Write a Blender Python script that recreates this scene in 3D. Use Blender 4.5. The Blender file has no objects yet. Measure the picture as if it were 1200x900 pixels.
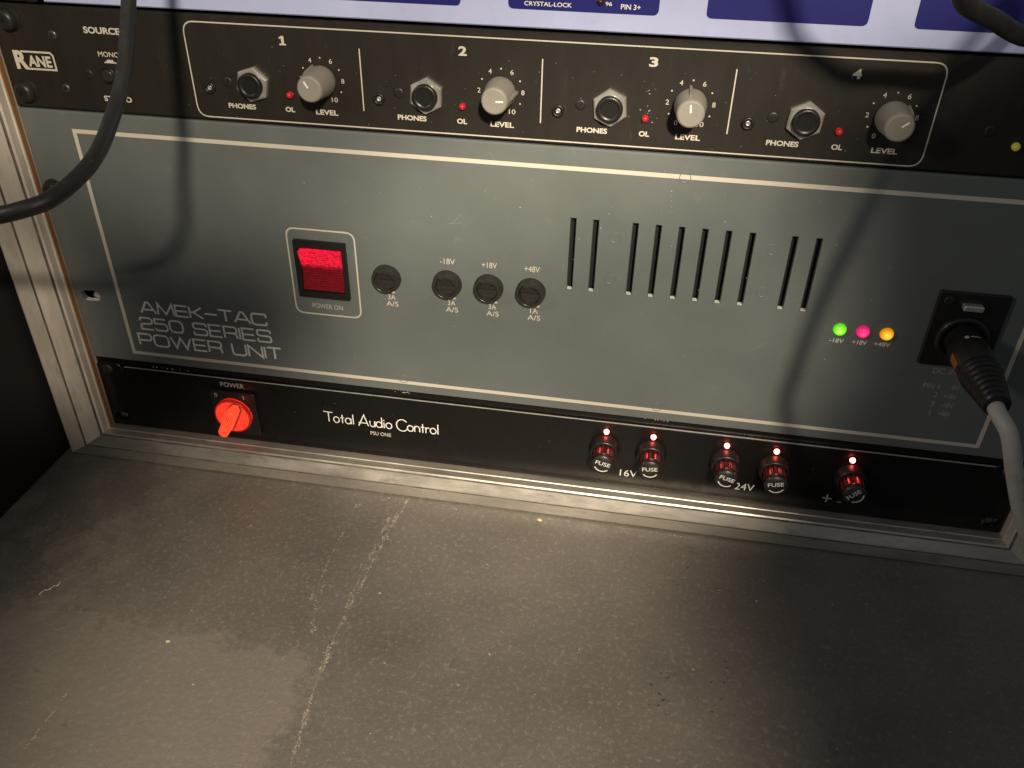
import bpy, bmesh, math, random
from mathutils import Matrix, Vector
random.seed(7)
S = 0.01                                   # everything below is written in centimetres
scene = bpy.context.scene
C = scene.collection

# ------------------------------------------------------------------ camera
CAM = Vector((28.4178, -34.1992, 28.8772)); F = 985.8
ROW = [Vector((0.9853052, 0.16992811, 0.01726548)),      # right
       Vector((0.10864125, -0.54550445, -0.83103668)),   # down
       Vector((-0.1317981, 0.82070051, -0.55594958))]    # forward
cd = bpy.data.cameras.new('camera'); cam = bpy.data.objects.new('camera', cd); C.objects.link(cam)
cd.sensor_width = 36; cd.lens = F / 1200 * 36; cd.clip_start = 0.01; cd.clip_end = 50
m = Matrix((ROW[0], -ROW[1], -ROW[2])).transposed().to_4x4(); m.translation = CAM * S
cam.matrix_world = m
scene.camera = cam

# ------------------------------------------------------------------ world, lamps, exposure
w = bpy.data.worlds.new('World'); scene.world = w; w.use_nodes = True
w.node_tree.nodes['Background'].inputs[0].default_value = (0.90, 0.96, 1.0, 1)
w.node_tree.nodes['Background'].inputs[1].default_value = 0.10
scene.view_settings.view_transform = 'Standard'; scene.view_settings.look = 'None'
scene.view_settings.exposure = 0; scene.view_settings.gamma = 1

def aim(o, target):
    d = Vector(target) * S - o.location
    o.rotation_euler = d.to_track_quat('-Z', 'Y').to_euler()
def spot(name, loc, target, power, col, size, cone, blend):
    l = bpy.data.lights.new(name, 'SPOT'); l.energy = power; l.color = col
    l.shadow_soft_size = size * S; l.spot_size = math.radians(cone); l.spot_blend = blend
    o = bpy.data.objects.new(name, l); C.objects.link(o); o.location = Vector(loc) * S; aim(o, target)
    return o
# key light split into four added spots shaping the pools; plus added left fill
WARM = (1.0, 0.85, 0.64)
spot('shaping_spot', (48.6, -89, 68), (19.0, 0, 49.0), 43.0, WARM, 3.0, 40, 0.15)
spot('shaping_spot', (48.6, -89, 68), (25.4, 0, 7.8), 52.0, WARM, 3.0, 13.8, 0.45)
spot('shaping_spot', (48.6, -89, 68), (20.5, -16.5, -1.6), 67.0, WARM, 2.5, 20.5, 0.95)
spot('side_fill', (-46, -56, 58), (37, 0, 16), 7.0, (1.0, 0.92, 0.80), 6.0, 24, 0.9)  # unseen fill added to lift the upper right panels
spot('shaping_spot', (48.6, -89, 68), (-3.2, -1.2, 6.6), 30.0, WARM, 2.5, 6.0, 0.7)  # added narrow spot that brightens the left rail

# ------------------------------------------------------------------ pixel -> place
def ray(u, v): return ROW[0] * ((u - 600) / F) + ROW[1] * ((v - 450) / F) + ROW[2]
def on_y(u, v, y=0.0):
    d = ray(u, v); return CAM + d * ((y - CAM.y) / d.y)
def on_z(u, v, z):
    d = ray(u, v); return CAM + d * ((z - CAM.z) / d.z)
FLOOR = -1.65

# ------------------------------------------------------------------ materials
MATS = {}
def mat(name, base, rough=0.5, metal=0.0, emis=None, estr=0.0, var=0.0, vscale=3.0, bump=0.0, bscale=40.0,
        stretch=None, rvar=0.0, coat=0.0, spec=0.5, dust=0.0, dscale=9.0, grime=0.0, gscale=6.0):
    M = bpy.data.materials.new(name); M.use_nodes = True; nt = M.node_tree; b = nt.nodes['Principled BSDF']
    b.inputs['Base Color'].default_value = (*base, 1); b.inputs['Roughness'].default_value = rough
    b.inputs['Metallic'].default_value = metal; b.inputs['Coat Weight'].default_value = coat
    b.inputs['Specular IOR Level'].default_value = spec
    if emis: b.inputs['Emission Color'].default_value = (*emis, 1); b.inputs['Emission Strength'].default_value = estr
    tc = nt.nodes.new('ShaderNodeNewGeometry'); src = tc.outputs['Position']
    mp = nt.nodes.new('ShaderNodeMapping'); mp.inputs['Scale'].default_value = stretch or (1, 1, 1)
    nt.links.new(src, mp.inputs[0]); vec = mp.outputs[0]
    def noise(sc, det=5, rg=0.6):
        n = nt.nodes.new('ShaderNodeTexNoise'); n.inputs['Scale'].default_value = sc * 100 / 10
        n.inputs['Detail'].default_value = det; n.inputs['Roughness'].default_value = rg; nt.links.new(vec, n.inputs['Vector']); return n.outputs['Fac']
    col = None
    if var:
        r = nt.nodes.new('ShaderNodeMapRange'); nt.links.new(noise(vscale), r.inputs[0])
        r.inputs[1].default_value = 0.3; r.inputs[2].default_value = 0.7
        r.inputs[3].default_value = 1 - var; r.inputs[4].default_value = 1 + var
        mx = nt.nodes.new('ShaderNodeMix'); mx.data_type = 'RGBA'; mx.blend_type = 'MULTIPLY'; mx.inputs[0].default_value = 1
        mx.inputs[6].default_value = (*base, 1); nt.links.new(r.outputs[0], mx.inputs[7]); col = mx.outputs[2]
    if dust:
        r = nt.nodes.new('ShaderNodeMapRange'); nt.links.new(noise(dscale, 8, 0.7), r.inputs[0])
        r.inputs[1].default_value = 0.60; r.inputs[2].default_value = 0.78; r.inputs[4].default_value = dust
        mx = nt.nodes.new('ShaderNodeMix'); mx.data_type = 'RGBA'
        nt.links.new(r.outputs[0], mx.inputs[0])
        if col: nt.links.new(col, mx.inputs[6])
        else: mx.inputs[6].default_value = (*base, 1)
        mx.inputs[7].default_value = (0.34, 0.31, 0.27, 1); col = mx.outputs[2]
    if grime:
        r = nt.nodes.new('ShaderNodeMapRange'); nt.links.new(noise(gscale, 9, 0.72), r.inputs[0])
        r.inputs[1].default_value = 0.54; r.inputs[2].default_value = 0.72; r.inputs[4].default_value = grime
        mx = nt.nodes.new('ShaderNodeMix'); mx.data_type = 'RGBA'; nt.links.new(r.outputs[0], mx.inputs[0])
        if col: nt.links.new(col, mx.inputs[6])
        else: mx.inputs[6].default_value = (*base, 1)
        mx.inputs[7].default_value = (0.085, 0.070, 0.055, 1); col = mx.outputs[2]
    if col: nt.links.new(col, b.inputs['Base Color'])
    if rvar:
        r = nt.nodes.new('ShaderNodeMapRange'); nt.links.new(noise(vscale * 1.7, 6), r.inputs[0])
        r.inputs[1].default_value = 0.3; r.inputs[2].default_value = 0.7
        r.inputs[3].default_value = max(0.02, rough - rvar); r.inputs[4].default_value = min(1, rough + rvar)
        nt.links.new(r.outputs[0], b.inputs['Roughness'])
    if bump:
        bp = nt.nodes.new('ShaderNodeBump'); bp.inputs['Strength'].default_value = bump; bp.inputs['Distance'].default_value = 0.0004
        nt.links.new(noise(bscale, 4), bp.inputs['Height']); nt.links.new(bp.outputs[0], b.inputs['Normal'])
    MATS[name] = M; return M
mat('grey_paint', (0.138, 0.155, 0.154), 0.42, var=0.10, vscale=2.0, bump=0.12, bscale=90, rvar=0.12, dust=0.30, dscale=12)
mat('black_powder', (0.0185, 0.0155, 0.0125), 0.52, spec=0.4, var=0.18, vscale=16, bump=0.16, bscale=55, stretch=(1, 1, .25), dust=0.10, dscale=22)
mat('black_gloss', (0.0085, 0.0078, 0.0075), 0.30, var=0.1, spec=0.32, rvar=0.08, bump=0.03, bscale=60, dust=0.04, dscale=25)
mat('black_plastic', (0.014, 0.0135, 0.013), 0.36, bump=0.04, bscale=60)
mat('cap_gloss', (0.018, 0.016, 0.0155), 0.34, spec=0.9)
mat('dark_plastic', (0.030, 0.028, 0.026), 0.27, bump=0.05, bscale=60)
mat('plug_shell', (0.05, 0.048, 0.046), 0.34, 0.5, var=0.2, vscale=12)
mat('cap_red_glow', (0.10, 0.012, 0.012), 0.32, spec=0.9, emis=(1, .03, .03), estr=0.03)  # LED's red reflection put into the colour and a faint glow
mat('chassis_recess_black', (0.006, 0.006, 0.006), 0.7)  # chassis colour, also used to draw the shade in recesses
mat('lavender', (0.48, 0.53, 0.82), 0.38, var=0.07, vscale=3, bump=0.06, rvar=0.1, grime=0.10, gscale=14)
mat('blue_ink', (0.012, 0.014, 0.16), 0.4, var=0.05)
mat('cream_ink', (0.62, 0.58, 0.50), 0.6)
mat('white_ink', (0.85, 0.84, 0.80), 0.6)
mat('thin_ink', (0.50, 0.48, 0.43), 0.6, var=0.12, vscale=30)
mat('line_ink', (0.45, 0.42, 0.36), 0.6)
mat('faded_ink', (0.42, 0.40, 0.36), 0.6, var=0.25, vscale=40)
mat('aluminium', (0.56, 0.52, 0.465), 0.40, 0.72, grime=0.55, gscale=14, var=0.26, vscale=7, bump=0.18, bscale=30, stretch=(.35, 1, 1), rvar=0.13)
mat('aluminium_lit_side', (0.66, 0.605, 0.53), 0.44, 0.25, grime=0.55, gscale=14, var=0.26, vscale=7, bump=0.18, bscale=30, stretch=(1, 1, .3), rvar=0.13)  # side rails' stronger light put into a paler, less metallic aluminium
mat('scratch_pale', (0.27, 0.28, 0.27), 0.5)
mat('lit_slot_lip', (0.86, 0.84, 0.80), 0.5)  # bare cut metal, whitened for the light the lower lip catches
mat('groove_grime', (0.15, 0.135, 0.115), 0.7, var=0.5, vscale=9)
mat('bare_edge', (0.75, 0.73, 0.70), 0.35, 0.6, var=0.2, vscale=20)
mat('nickel', (0.74, 0.72, 0.67), 0.28, 0.70, grime=0.5, gscale=25, var=0.15, vscale=10, rvar=0.1)
mat('screw_steel', (0.16, 0.15, 0.14), 0.36, 0.8, var=0.2, vscale=14)
mat('black_screw', (0.030, 0.028, 0.026), 0.42, 0.3)
mat('plywood', (0.30, 0.13, 0.038), 0.6, var=0.25, vscale=8, stretch=(1, 1, .15))
mat('knob_grey', (0.27, 0.255, 0.225), 0.55, var=0.05, vscale=8, bump=0.04)
mat('ridge_white', (0.85, 0.82, 0.74), 0.5)
mat('cable_black', (0.020, 0.019, 0.018), 0.46, dust=0.22, dscale=30, rvar=0.1, var=0.2, vscale=12, bump=0.05)
mat('cable_grey', (0.44, 0.415, 0.385), 0.50, grime=0.6, gscale=10, rvar=0.1, var=0.12, vscale=5, bump=0.05)
mat('orange_ring', (0.34, 0.13, 0.02), 0.5)
mat('wall_black', (0.003, 0.0028, 0.0026), 0.9, var=0.2, vscale=10, bump=0.3, bscale=30)
mat('led_red_dim', (0.45, 0.02, 0.03), 0.25, emis=(1, .02, .03), estr=0.12)
mat('led_off', (0.05, 0.012, 0.012), 0.25)
mat('led_yellow_dim', (0.40, 0.36, 0.05), 0.3, emis=(1, .85, .1), estr=0.10)
mat('led_hot', (0.8, 0.1, 0.1), 0.3, emis=(1.0, 0.10, 0.085), estr=30.0)
mat('crumb', (0.55, 0.46, 0.34), 0.8, var=0.2, vscale=30)
mat('rub_mark', (0.255, 0.232, 0.200), 0.7)
mat('dust_fleck', (0.36, 0.32, 0.27), 0.8)
mat('dark_fleck', (0.030, 0.026, 0.022), 0.7)

def lamp_lens(name, col, hot, r, es):
    M = bpy.data.materials.new(name); M.use_nodes = True; nt = M.node_tree; b = nt.nodes['Principled BSDF']
    b.inputs['Base Color'].default_value = (*[c * .5 for c in col], 1); b.inputs['Roughness'].default_value = .15
    tc = nt.nodes.new('ShaderNodeTexCoord'); mp = nt.nodes.new('ShaderNodeMapping'); mp.inputs['Scale'].default_value = (1, 0, 1); nt.links.new(tc.outputs['Object'], mp.inputs[0])
    ln = nt.nodes.new('ShaderNodeVectorMath'); ln.operation = 'LENGTH'; nt.links.new(mp.outputs[0], ln.inputs[0])
    mr = nt.nodes.new('ShaderNodeMapRange'); nt.links.new(ln.outputs['Value'], mr.inputs[0]); mr.inputs[1].default_value = .05 * r * S; mr.inputs[2].default_value = r * S
    cr = nt.nodes.new('ShaderNodeValToRGB'); nt.links.new(mr.outputs[0], cr.inputs[0]); e = cr.color_ramp.elements
    e[0].color = (*hot, 1); e[1].color = (*[c * .45 for c in col], 1); q = e.new(.62); q.color = (*col, 1)
    nt.links.new(cr.outputs[0], b.inputs['Emission Color']); b.inputs['Emission Strength'].default_value = es
    MATS[name] = M
lamp_lens('led_green', (0.16, 0.85, 0.02), (0.75, 1.0, 0.12), .29, 1.1)
lamp_lens('led_pink', (0.85, 0.02, 0.17), (1.0, 0.09, 0.34), .29, 1.05)
lamp_lens('led_amber', (0.95, 0.38, 0.005), (1.0, 0.80, 0.12), .29, 1.1)
def lit_red(name, rough, col, lo, hi, zfall=None, wave=None, nscale=260):
    """a lamp-lit red plastic: emission uneven as the lamp behind it is"""
    M = bpy.data.materials.new(name); M.use_nodes = True; nt = M.node_tree; b = nt.nodes['Principled BSDF']
    b.inputs['Base Color'].default_value = (0.13, 0.004, 0.008, 1); b.inputs['Coat Weight'].default_value = .5; b.inputs['Coat Roughness'].default_value = .08; b.inputs['Roughness'].default_value = rough
    b.inputs['Emission Color'].default_value = (*col, 1)
    tc = nt.nodes.new('ShaderNodeTexCoord')
    n = nt.nodes.new('ShaderNodeTexNoise'); n.inputs['Scale'].default_value = nscale; n.inputs['Detail'].default_value = 5
    nt.links.new(tc.outputs['Object'], n.inputs['Vector'])
    r = nt.nodes.new('ShaderNodeMapRange'); nt.links.new(n.outputs['Fac'], r.inputs[0])
    r.inputs[1].default_value = .3; r.inputs[2].default_value = .7; r.inputs[3].default_value = lo; r.inputs[4].default_value = hi
    out = r.outputs[0]
    if zfall:
        sx = nt.nodes.new('ShaderNodeSeparateXYZ'); nt.links.new(tc.outputs['Object'], sx.inputs[0])
        z = nt.nodes.new('ShaderNodeMapRange'); nt.links.new(sx.outputs['Z'], z.inputs[0])
        z.interpolation_type = 'SMOOTHSTEP'
        z.inputs[1].default_value = zfall[0] * S; z.inputs[2].default_value = zfall[1] * S
        z.inputs[3].default_value = zfall[2]; z.inputs[4].default_value = 1
        mm = nt.nodes.new('ShaderNodeMath'); mm.operation = 'MULTIPLY'; nt.links.new(out, mm.inputs[0]); nt.links.new(z.outputs[0], mm.inputs[1]); out = mm.outputs[0]
    nt.links.new(out, b.inputs['Emission Strength'])
    if wave:
        wv = nt.nodes.new('ShaderNodeTexWave'); wv.bands_direction = wave[0]; wv.inputs['Scale'].default_value = wave[1]
        nt.links.new(tc.outputs['Object'], wv.inputs['Vector'])
        wm = nt.nodes.new('ShaderNodeMapRange'); nt.links.new(wv.outputs['Fac'], wm.inputs[0]); wm.inputs[3].default_value = .62; wm.inputs[4].default_value = 1.1
        m2 = nt.nodes.new('ShaderNodeMath'); m2.operation = 'MULTIPLY'; nt.links.new(out, m2.inputs[0]); nt.links.new(wm.outputs[0], m2.inputs[1])
        nt.links.new(m2.outputs[0], b.inputs['Emission Strength'])
        bp = nt.nodes.new('ShaderNodeBump'); bp.inputs['Strength'].default_value = .8; bp.inputs['Distance'].default_value = .0005
        nt.links.new(wv.outputs['Fac'], bp.inputs['Height']); nt.links.new(bp.outputs[0], b.inputs['Normal'])
    MATS[name] = M
lit_red('rocker_red', 0.10, (1.0, 0.010, 0.045), 0.35, 1.5, (.0, .40, .07), ('Z', 260), 620)
lit_red('dial_red', 0.2, (1.0, 0.050, 0.020), 0.95, 1.35, None, ('X', 300), 400)
lit_red('lever_red', 0.2, (1.0, 0.075, 0.025), 1.05, 1.5, None, ('X', 300), 400)
lit_red('outline_red', 0.25, (1.0, 0.02, 0.01), 0.25, 0.40)

# ------------------------------------------------------------------ mesh collector (centimetres)
class MB:
    def __init__(s): s.v = []; s.f = []; s.mi = []; s.sm = []
    def add(s, vs, fs, mi=0, smooth=False):
        o = len(s.v); s.v += [tuple(v) for v in vs]
        for f in fs: s.f.append([i + o for i in f]); s.mi.append(mi); s.sm.append(smooth)
    def box(s, a, b, mi=0):
        x0, y0, z0 = a; x1, y1, z1 = b
        s.add([(x0,y0,z0),(x1,y0,z0),(x1,y1,z0),(x0,y1,z0),(x0,y0,z1),(x1,y0,z1),(x1,y1,z1),(x0,y1,z1)],
              [(0,3,2,1),(4,5,6,7),(0,1,5,4),(1,2,6,5),(2,3,7,6),(3,0,4,7)], mi)
    def extrude(s, loop, y0, y1, ch=0.0, mi=0, back=False):
        """outline in (x,z), counter-clockwise seen from the front; front face at y1, optional chamfer"""
        n = len(loop)
        if ch:
            cx = sum(p[0] for p in loop) / n; cz = sum(p[1] for p in loop) / n
            hx = max(abs(p[0] - cx) for p in loop); hz = max(abs(p[1] - cz) for p in loop)
            ins = [(cx + (p[0] - cx) * (1 - ch / hx), cz + (p[1] - cz) * (1 - ch / hz)) for p in loop]
            rings = [[(x, y0, z) for x, z in loop], [(x, y1 + ch, z) for x, z in loop], [(x, y1, z) for x, z in ins]]
        else: rings = [[(x, y0, z) for x, z in loop], [(x, y1, z) for x, z in loop]]
        vs = sum(rings, []); fs = []
        for k in range(len(rings) - 1):
            for i in range(n):
                j = (i + 1) % n; fs.append((k*n + i, k*n + j, (k+1)*n + j, (k+1)*n + i))
        fs.append(tuple(range((len(rings)-1)*n, len(rings)*n)))
        if back: fs.append(tuple(reversed(range(n))))
        s.add(vs, fs, mi)
    def lathe(s, prof, n=32, mi=0, smooth=True, knurl=None):
        """profile [(radius, height out of the panel)], turned about the outward axis -y"""
        o = len(s.v)
        for k, (r, h) in enumerate(prof):
            for i in range(n):
                a = 2 * math.pi * i / n; rr = r
                if knurl and knurl[0] <= k <= knurl[1]: rr = r * (1 - (knurl[2] if i % 2 else 0))
                s.v.append((rr * math.cos(a), -h, rr * math.sin(a)))
        for k in range(len(prof) - 1):
            for i in range(n):
                j = (i + 1) % n
                s.f.append([o+k*n+i, o+k*n+j, o+(k+1)*n+j, o+(k+1)*n+i]); s.mi.append(mi); s.sm.append(smooth)
        if prof[-1][0] > 1e-6: s.f.append([o+(len(prof)-1)*n+i for i in range(n)]); s.mi.append(mi); s.sm.append(False)
    def tube(s, pts, rad, n=14, mi=0):
        pts = [Vector(p) for p in pts]; o = len(s.v); up = Vector((0, 0, 1)); prev = None
        for k, p in enumerate(pts):
            t = (pts[min(k+1, len(pts)-1)] - pts[max(k-1, 0)]).normalized()
            if prev is None:
                a = t.cross(up)
                if a.length < .1: a = t.cross(Vector((1, 0, 0)))
                a.normalize()
            else: a = (prev - t * prev.dot(t)).normalized()
            prev = a; b = t.cross(a); r = rad[k] if isinstance(rad, list) else rad
            for i in range(n):
                q = 2 * math.pi * i / n; s.v.append(tuple(p + a * (r * math.cos(q)) + b * (r * math.sin(q))))
        for k in range(len(pts) - 1):
            for i in range(n):
                j = (i + 1) % n; s.f.append([o+k*n+i, o+k*n+j, o+(k+1)*n+j, o+(k+1)*n+i]); s.mi.append(mi); s.sm.append(True)
        s.f.append([o+i for i in reversed(range(n))]); s.f.append([o+(len(pts)-1)*n+i for i in range(n)])
        s.mi += [mi, mi]; s.sm += [False, False]
    def ribbon(s, pts, wd, y, closed=False, mi=0):
        """a flat printed line of width wd along (x,z) points, mitred"""
        n = len(pts); L = []; Rr = []
        P = [Vector(p) for p in pts]
        for i in range(n):
            if closed: a, b = P[i-1], P[(i+1) % n]
            else: a, b = P[max(i-1, 0)], P[min(i+1, n-1)]
            d1 = (P[i] - a).normalized() if (P[i]-a).length > 1e-9 else (b - P[i]).normalized()
            d2 = (b - P[i]).normalized() if (b-P[i]).length > 1e-9 else d1
            t = (d1 + d2)
            if t.length < 1e-6: t = d1
            t.normalize(); nn = Vector((-t.y, t.x)); c = max(.35, nn.dot(Vector((-d1.y, d1.x))))
            o = nn * (wd / 2 / c); L.append(P[i] + o); Rr.append(P[i] - o)
        vs = [(q.x, y, q.y) for q in L] + [(q.x, y, q.y) for q in Rr]
        fs = [(i, n+i, n+(i+1) % n, (i+1) % n) for i in range(n if closed else n-1)]
        s.add(vs, fs, mi)
    def mesh(s, name, mats):
        me = bpy.data.meshes.new(name); me.from_pydata([(a*S, b*S, c*S) for a, b, c in s.v], [], s.f)
        for q in mats: me.materials.append(MATS[q])
        me.polygons.foreach_set('material_index', s.mi); me.polygons.foreach_set('use_smooth', s.sm)
        me.update(); return me
def link(name, me, parent=None, loc=(0, 0, 0), ang=0.0):
    """loc in cm relative to the parent; ang turns about the outward axis, clockwise seen from the front"""
    o = bpy.data.objects.new(name, me); C.objects.link(o); o.parent = parent; o.location = Vector(loc) * S
    if ang: o.rotation_euler = (0, math.radians(ang), 0)
    return o
def part(mb, name, mats, parent, loc=(0, 0, 0), ang=0.0):
    return link(name, mb.mesh(name, mats if isinstance(mats, list) else [mats]), parent, loc, ang)
def thing(name, label, cat, loc=(0, 0, 0), group=None):
    o = link(name, None, None, loc); o.empty_display_size = .02; o['label'] = label; o['category'] = cat
    if group: o['group'] = group
    return o
def tag(o, label, cat, group=None):
    o['label'] = label; o['category'] = cat
    if group: o['group'] = group
    return o
def round_poly(pts, r, closed=False, seg=5):
    n = len(pts); out = []
    for i, p in enumerate(pts):
        rr = r[i] if isinstance(r, list) else r
        if (not closed and i in (0, n-1)) or rr <= 0: out.append(tuple(p)); continue
        p = Vector(p); a = Vector(pts[i-1]) - p; b = Vector(pts[(i+1) % n]) - p
        q = min(rr, a.length * .49, b.length * .49); A = p + a.normalized() * q; B = p + b.normalized() * q
        for k in range(seg + 1):
            t = k / seg; out.append(tuple(A * (1-t)**2 + p * (2*t*(1-t)) + B * t*t))
    return out
def rrect(x0, z0, x1, z1, r, seg=5): return round_poly([(x0, z0), (x1, z0), (x1, z1), (x0, z1)], r, True, seg)
def obround(cx, cz, hw, hh, n=8):
    o = []
    r = min(hw, hh)
    for k, (sx, sz) in enumerate(((1, -1), (1, 1), (-1, 1), (-1, -1))):
        for i in range(n):
            a = math.radians(-90 + 90 * k + 90 * (i + .5) / n)
            o.append((cx + sx * (hw - r) + r * math.cos(a), cz + sz * (hh - r) + r * math.sin(a)))
    return o
def panel(x0, z0, x1, z1, holes, ch=0.06, th=0.28):
    """a front plate with real holes; holes = [(outline, lower lip material)]. Front face on y = 0"""
    mb = MB(); X = {x0 + ch, x1 - ch}; Z = {z0 + ch, z1 - ch}; cells = []
    for loop in holes:
        a = min(p[0] for p in loop) - .02; b = max(p[0] for p in loop) + .02
        c = min(p[1] for p in loop) - .02; d = max(p[1] for p in loop) + .02
        X |= {a, b}; Z |= {c, d}; cells.append((a, b, c, d, loop))
    X = sorted(X); Z = sorted(Z)
    for i in range(len(X) - 1):
        for j in range(len(Z) - 1):
            cx = (X[i] + X[i+1]) / 2; cz = (Z[j] + Z[j+1]) / 2
            if any(a < cx < b and c < cz < d for a, b, c, d, l in cells): continue
            mb.add([(X[i], 0, Z[j]), (X[i+1], 0, Z[j]), (X[i+1], 0, Z[j+1]), (X[i], 0, Z[j+1])], [(0, 1, 2, 3)])
    for a, b, c, d, loop in cells:
        n = len(loop); hx = (b - a) / 2; hz = (d - c) / 2; cx = (a + b) / 2; cz = (c + d) / 2
        out = []
        for x, z in loop:
            u = (x - cx) / hx; v = (z - cz) / hz; k = 1 / max(abs(u), abs(v)); out.append((cx + u * k * hx, cz + v * k * hz))
        mb.add([(x, 0, z) for x, z in loop] + [(x, 0, z) for x, z in out], [(i, n+i, n+(i+1) % n, (i+1) % n) for i in range(n)])
        for q in ((a, c), (b, c), (b, d), (a, d)):            # corner triangles
            best = sorted(range(n), key=lambda i: (out[i][0]-q[0])**2 + (out[i][1]-q[1])**2)[:2]
            i, j = best; mb.add([(out[i][0], 0, out[i][1]), (out[j][0], 0, out[j][1]), (q[0], 0, q[1])], [(0, 1, 2)])
        for i in range(n):
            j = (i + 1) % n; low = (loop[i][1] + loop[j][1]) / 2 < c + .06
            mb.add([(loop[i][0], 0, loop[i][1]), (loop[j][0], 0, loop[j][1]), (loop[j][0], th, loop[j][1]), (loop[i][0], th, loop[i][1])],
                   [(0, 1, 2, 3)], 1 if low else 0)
    r0 = [(x0+ch, 0, z0+ch), (x1-ch, 0, z0+ch), (x1-ch, 0, z1-ch), (x0+ch, 0, z1-ch)]
    r1 = [(x0, ch, z0), (x1, ch, z0), (x1, ch, z1), (x0, ch, z1)]; r2 = [(x0, th, z0), (x1, th, z0), (x1, th, z1), (x0, th, z1)]
    mb.add(r0 + r1 + r2, [f for k in (0, 4) for f in [(k+i, k+4+i, k+4+(i+1) % 4, k+(i+1) % 4) for i in range(4)]])
    return mb

# ------------------------------------------------------------------ lettering
TXT = {}
def glyphs(s, off=0.0):
    if (s, off) not in TXT:
        cu = bpy.data.curves.new('t', 'FONT'); cu.body = s; cu.offset = off; cu.resolution_u = 4
        ob = bpy.data.objects.new('t', cu); C.objects.link(ob)
        dg = bpy.context.evaluated_depsgraph_get(); ev = ob.evaluated_get(dg); me = ev.to_mesh()
        vs = [(v.co.x, v.co.y) for v in me.vertices]; fs = [list(p.vertices) for p in me.polygons]
        ev.to_mesh_clear(); bpy.data.objects.remove(ob); bpy.data.curves.remove(cu)
        x0 = min(v[0] for v in vs); x1 = max(v[0] for v in vs); y0 = min(v[1] for v in vs); y1 = max(v[1] for v in vs)
        if s == '-': y0, y1 = 0.0, 0.7
        TXT[(s, off)] = ([((x - x0) / (x1 - x0), (y - y0) / (y1 - y0)) for x, y in vs], fs)
    return TXT[(s, off)]
INK_Y = -0.012
def put_text(mb, s, x, z, wd, ht, off=0.0, y=INK_Y, ang=0.0):
    vs, fs = glyphs(s, off); ca, sa = math.cos(math.radians(ang)), math.sin(math.radians(ang)); o = []
    for a, b in vs:
        px, pz = a * wd, b * ht; o.append((x + px * ca - pz * sa, y, z + px * sa + pz * ca))
    mb.add(o, fs)
def text_px(s, BL, BR, TL, parent, ink='white_ink', off=0.0, base=0.0):
    a, b, t = on_y(*BL), on_y(*BR), on_y(*TL); mb = MB()
    put_text(mb, s, 0, 0, b.x - a.x, t.z - a.z, off)
    return part(mb, 'lettering', ink, parent, (a.x, 0, (a.z + b.z) / 2 - base))
def text_at(s, cx, z, wd, ht, parent, ink='white_ink', off=0.0, base=0.0):
    mb = MB(); put_text(mb, s, -wd / 2, 0, wd, ht, off); return part(mb, 'lettering', ink, parent, (cx, 0, z - base))
# stroke letters: wide square-shouldered capitals, and round deco letters
def wide(ch):
    r = .26
    L = {'A': (1.25, [([(0,0),(.52,1),(.73,1),(1.25,0)],0), ([(.2,.32),(1.05,.32)],0)]), 'M': (1.35, [([(0,0),(.1,1),(.67,.06),(1.25,1),(1.35,0)],0)]),
     'E': (1.0, [([(1,1),(0,1),(0,0),(1,0)],0), ([(0,.5),(.95,.5)],0)]), 'K': (1.05, [([(0,0),(0,1)],0), ([(1,1),(.3,.52),(0,.52)],0), ([(.3,.52),(1.05,0)],0)]),
     '-': (1.0, [([(.0,.5),(1.0,.5)],0)]), 'T': (1.1, [([(0,1),(1.1,1)],0), ([(.55,1),(.55,0)],0)]),
     'C': (1.15, [([(1.15,.7),(1.15,1),(0,1),(0,0),(1.15,0),(1.15,.3)],r)]),
     '2': (1.0, [([(0,.72),(0,1),(1,1),(1,.52),(0,.45),(0,0),(1,0)],[0,r,r,r,r,0,0])]), '5': (1.0, [([(.95,1),(0,1),(0,.6),(1,.6),(1,0),(0,0),(0,.2)],[0,0,0,r,r,r,0])]),
     '0': (1.1, [([(0,0),(1.1,0),(1.1,1),(0,1)],'c')]), 'O': (1.2, [([(0,0),(1.2,0),(1.2,1),(0,1)],'c')]),
     'S': (1.1, [([(1.08,.75),(1.08,1),(0,1),(0,.53),(1.1,.5),(1.1,0),(0,0),(0,.26)],.2)]),
     'R': (1.05, [([(0,0),(0,1),(1.05,1),(1.05,.45),(0,.45)],[0,0,r,r,0]), ([(.6,.45),(1.0,.38),(1.05,0)],.15)]),
     'I': (0.0, [([(0,0),(0,1)],0)]), 'P': (1.05, [([(0,0),(0,1),(1.05,1),(1.05,.42),(0,.42)],[0,0,r,r,0])]),
     'W': (1.65, [([(0,1),(.4,.02),(.82,.98),(1.25,.02),(1.65,1)],0)]), 'U': (1.1, [([(0,1),(0,0),(1.1,0),(1.1,1)],.3)]),
     'N': (1.1, [([(0,0),(0,1),(1.1,0),(1.1,1)],0)]), ' ': (.45, [])}
    return L[ch]
def circ(cx, cz, r, a0=0, a1=360, n=18): return [(cx + r*math.cos(math.radians(a0+(a1-a0)*i/n)), cz + r*math.sin(math.radians(a0+(a1-a0)*i/n))) for i in range(n+1)]
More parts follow.
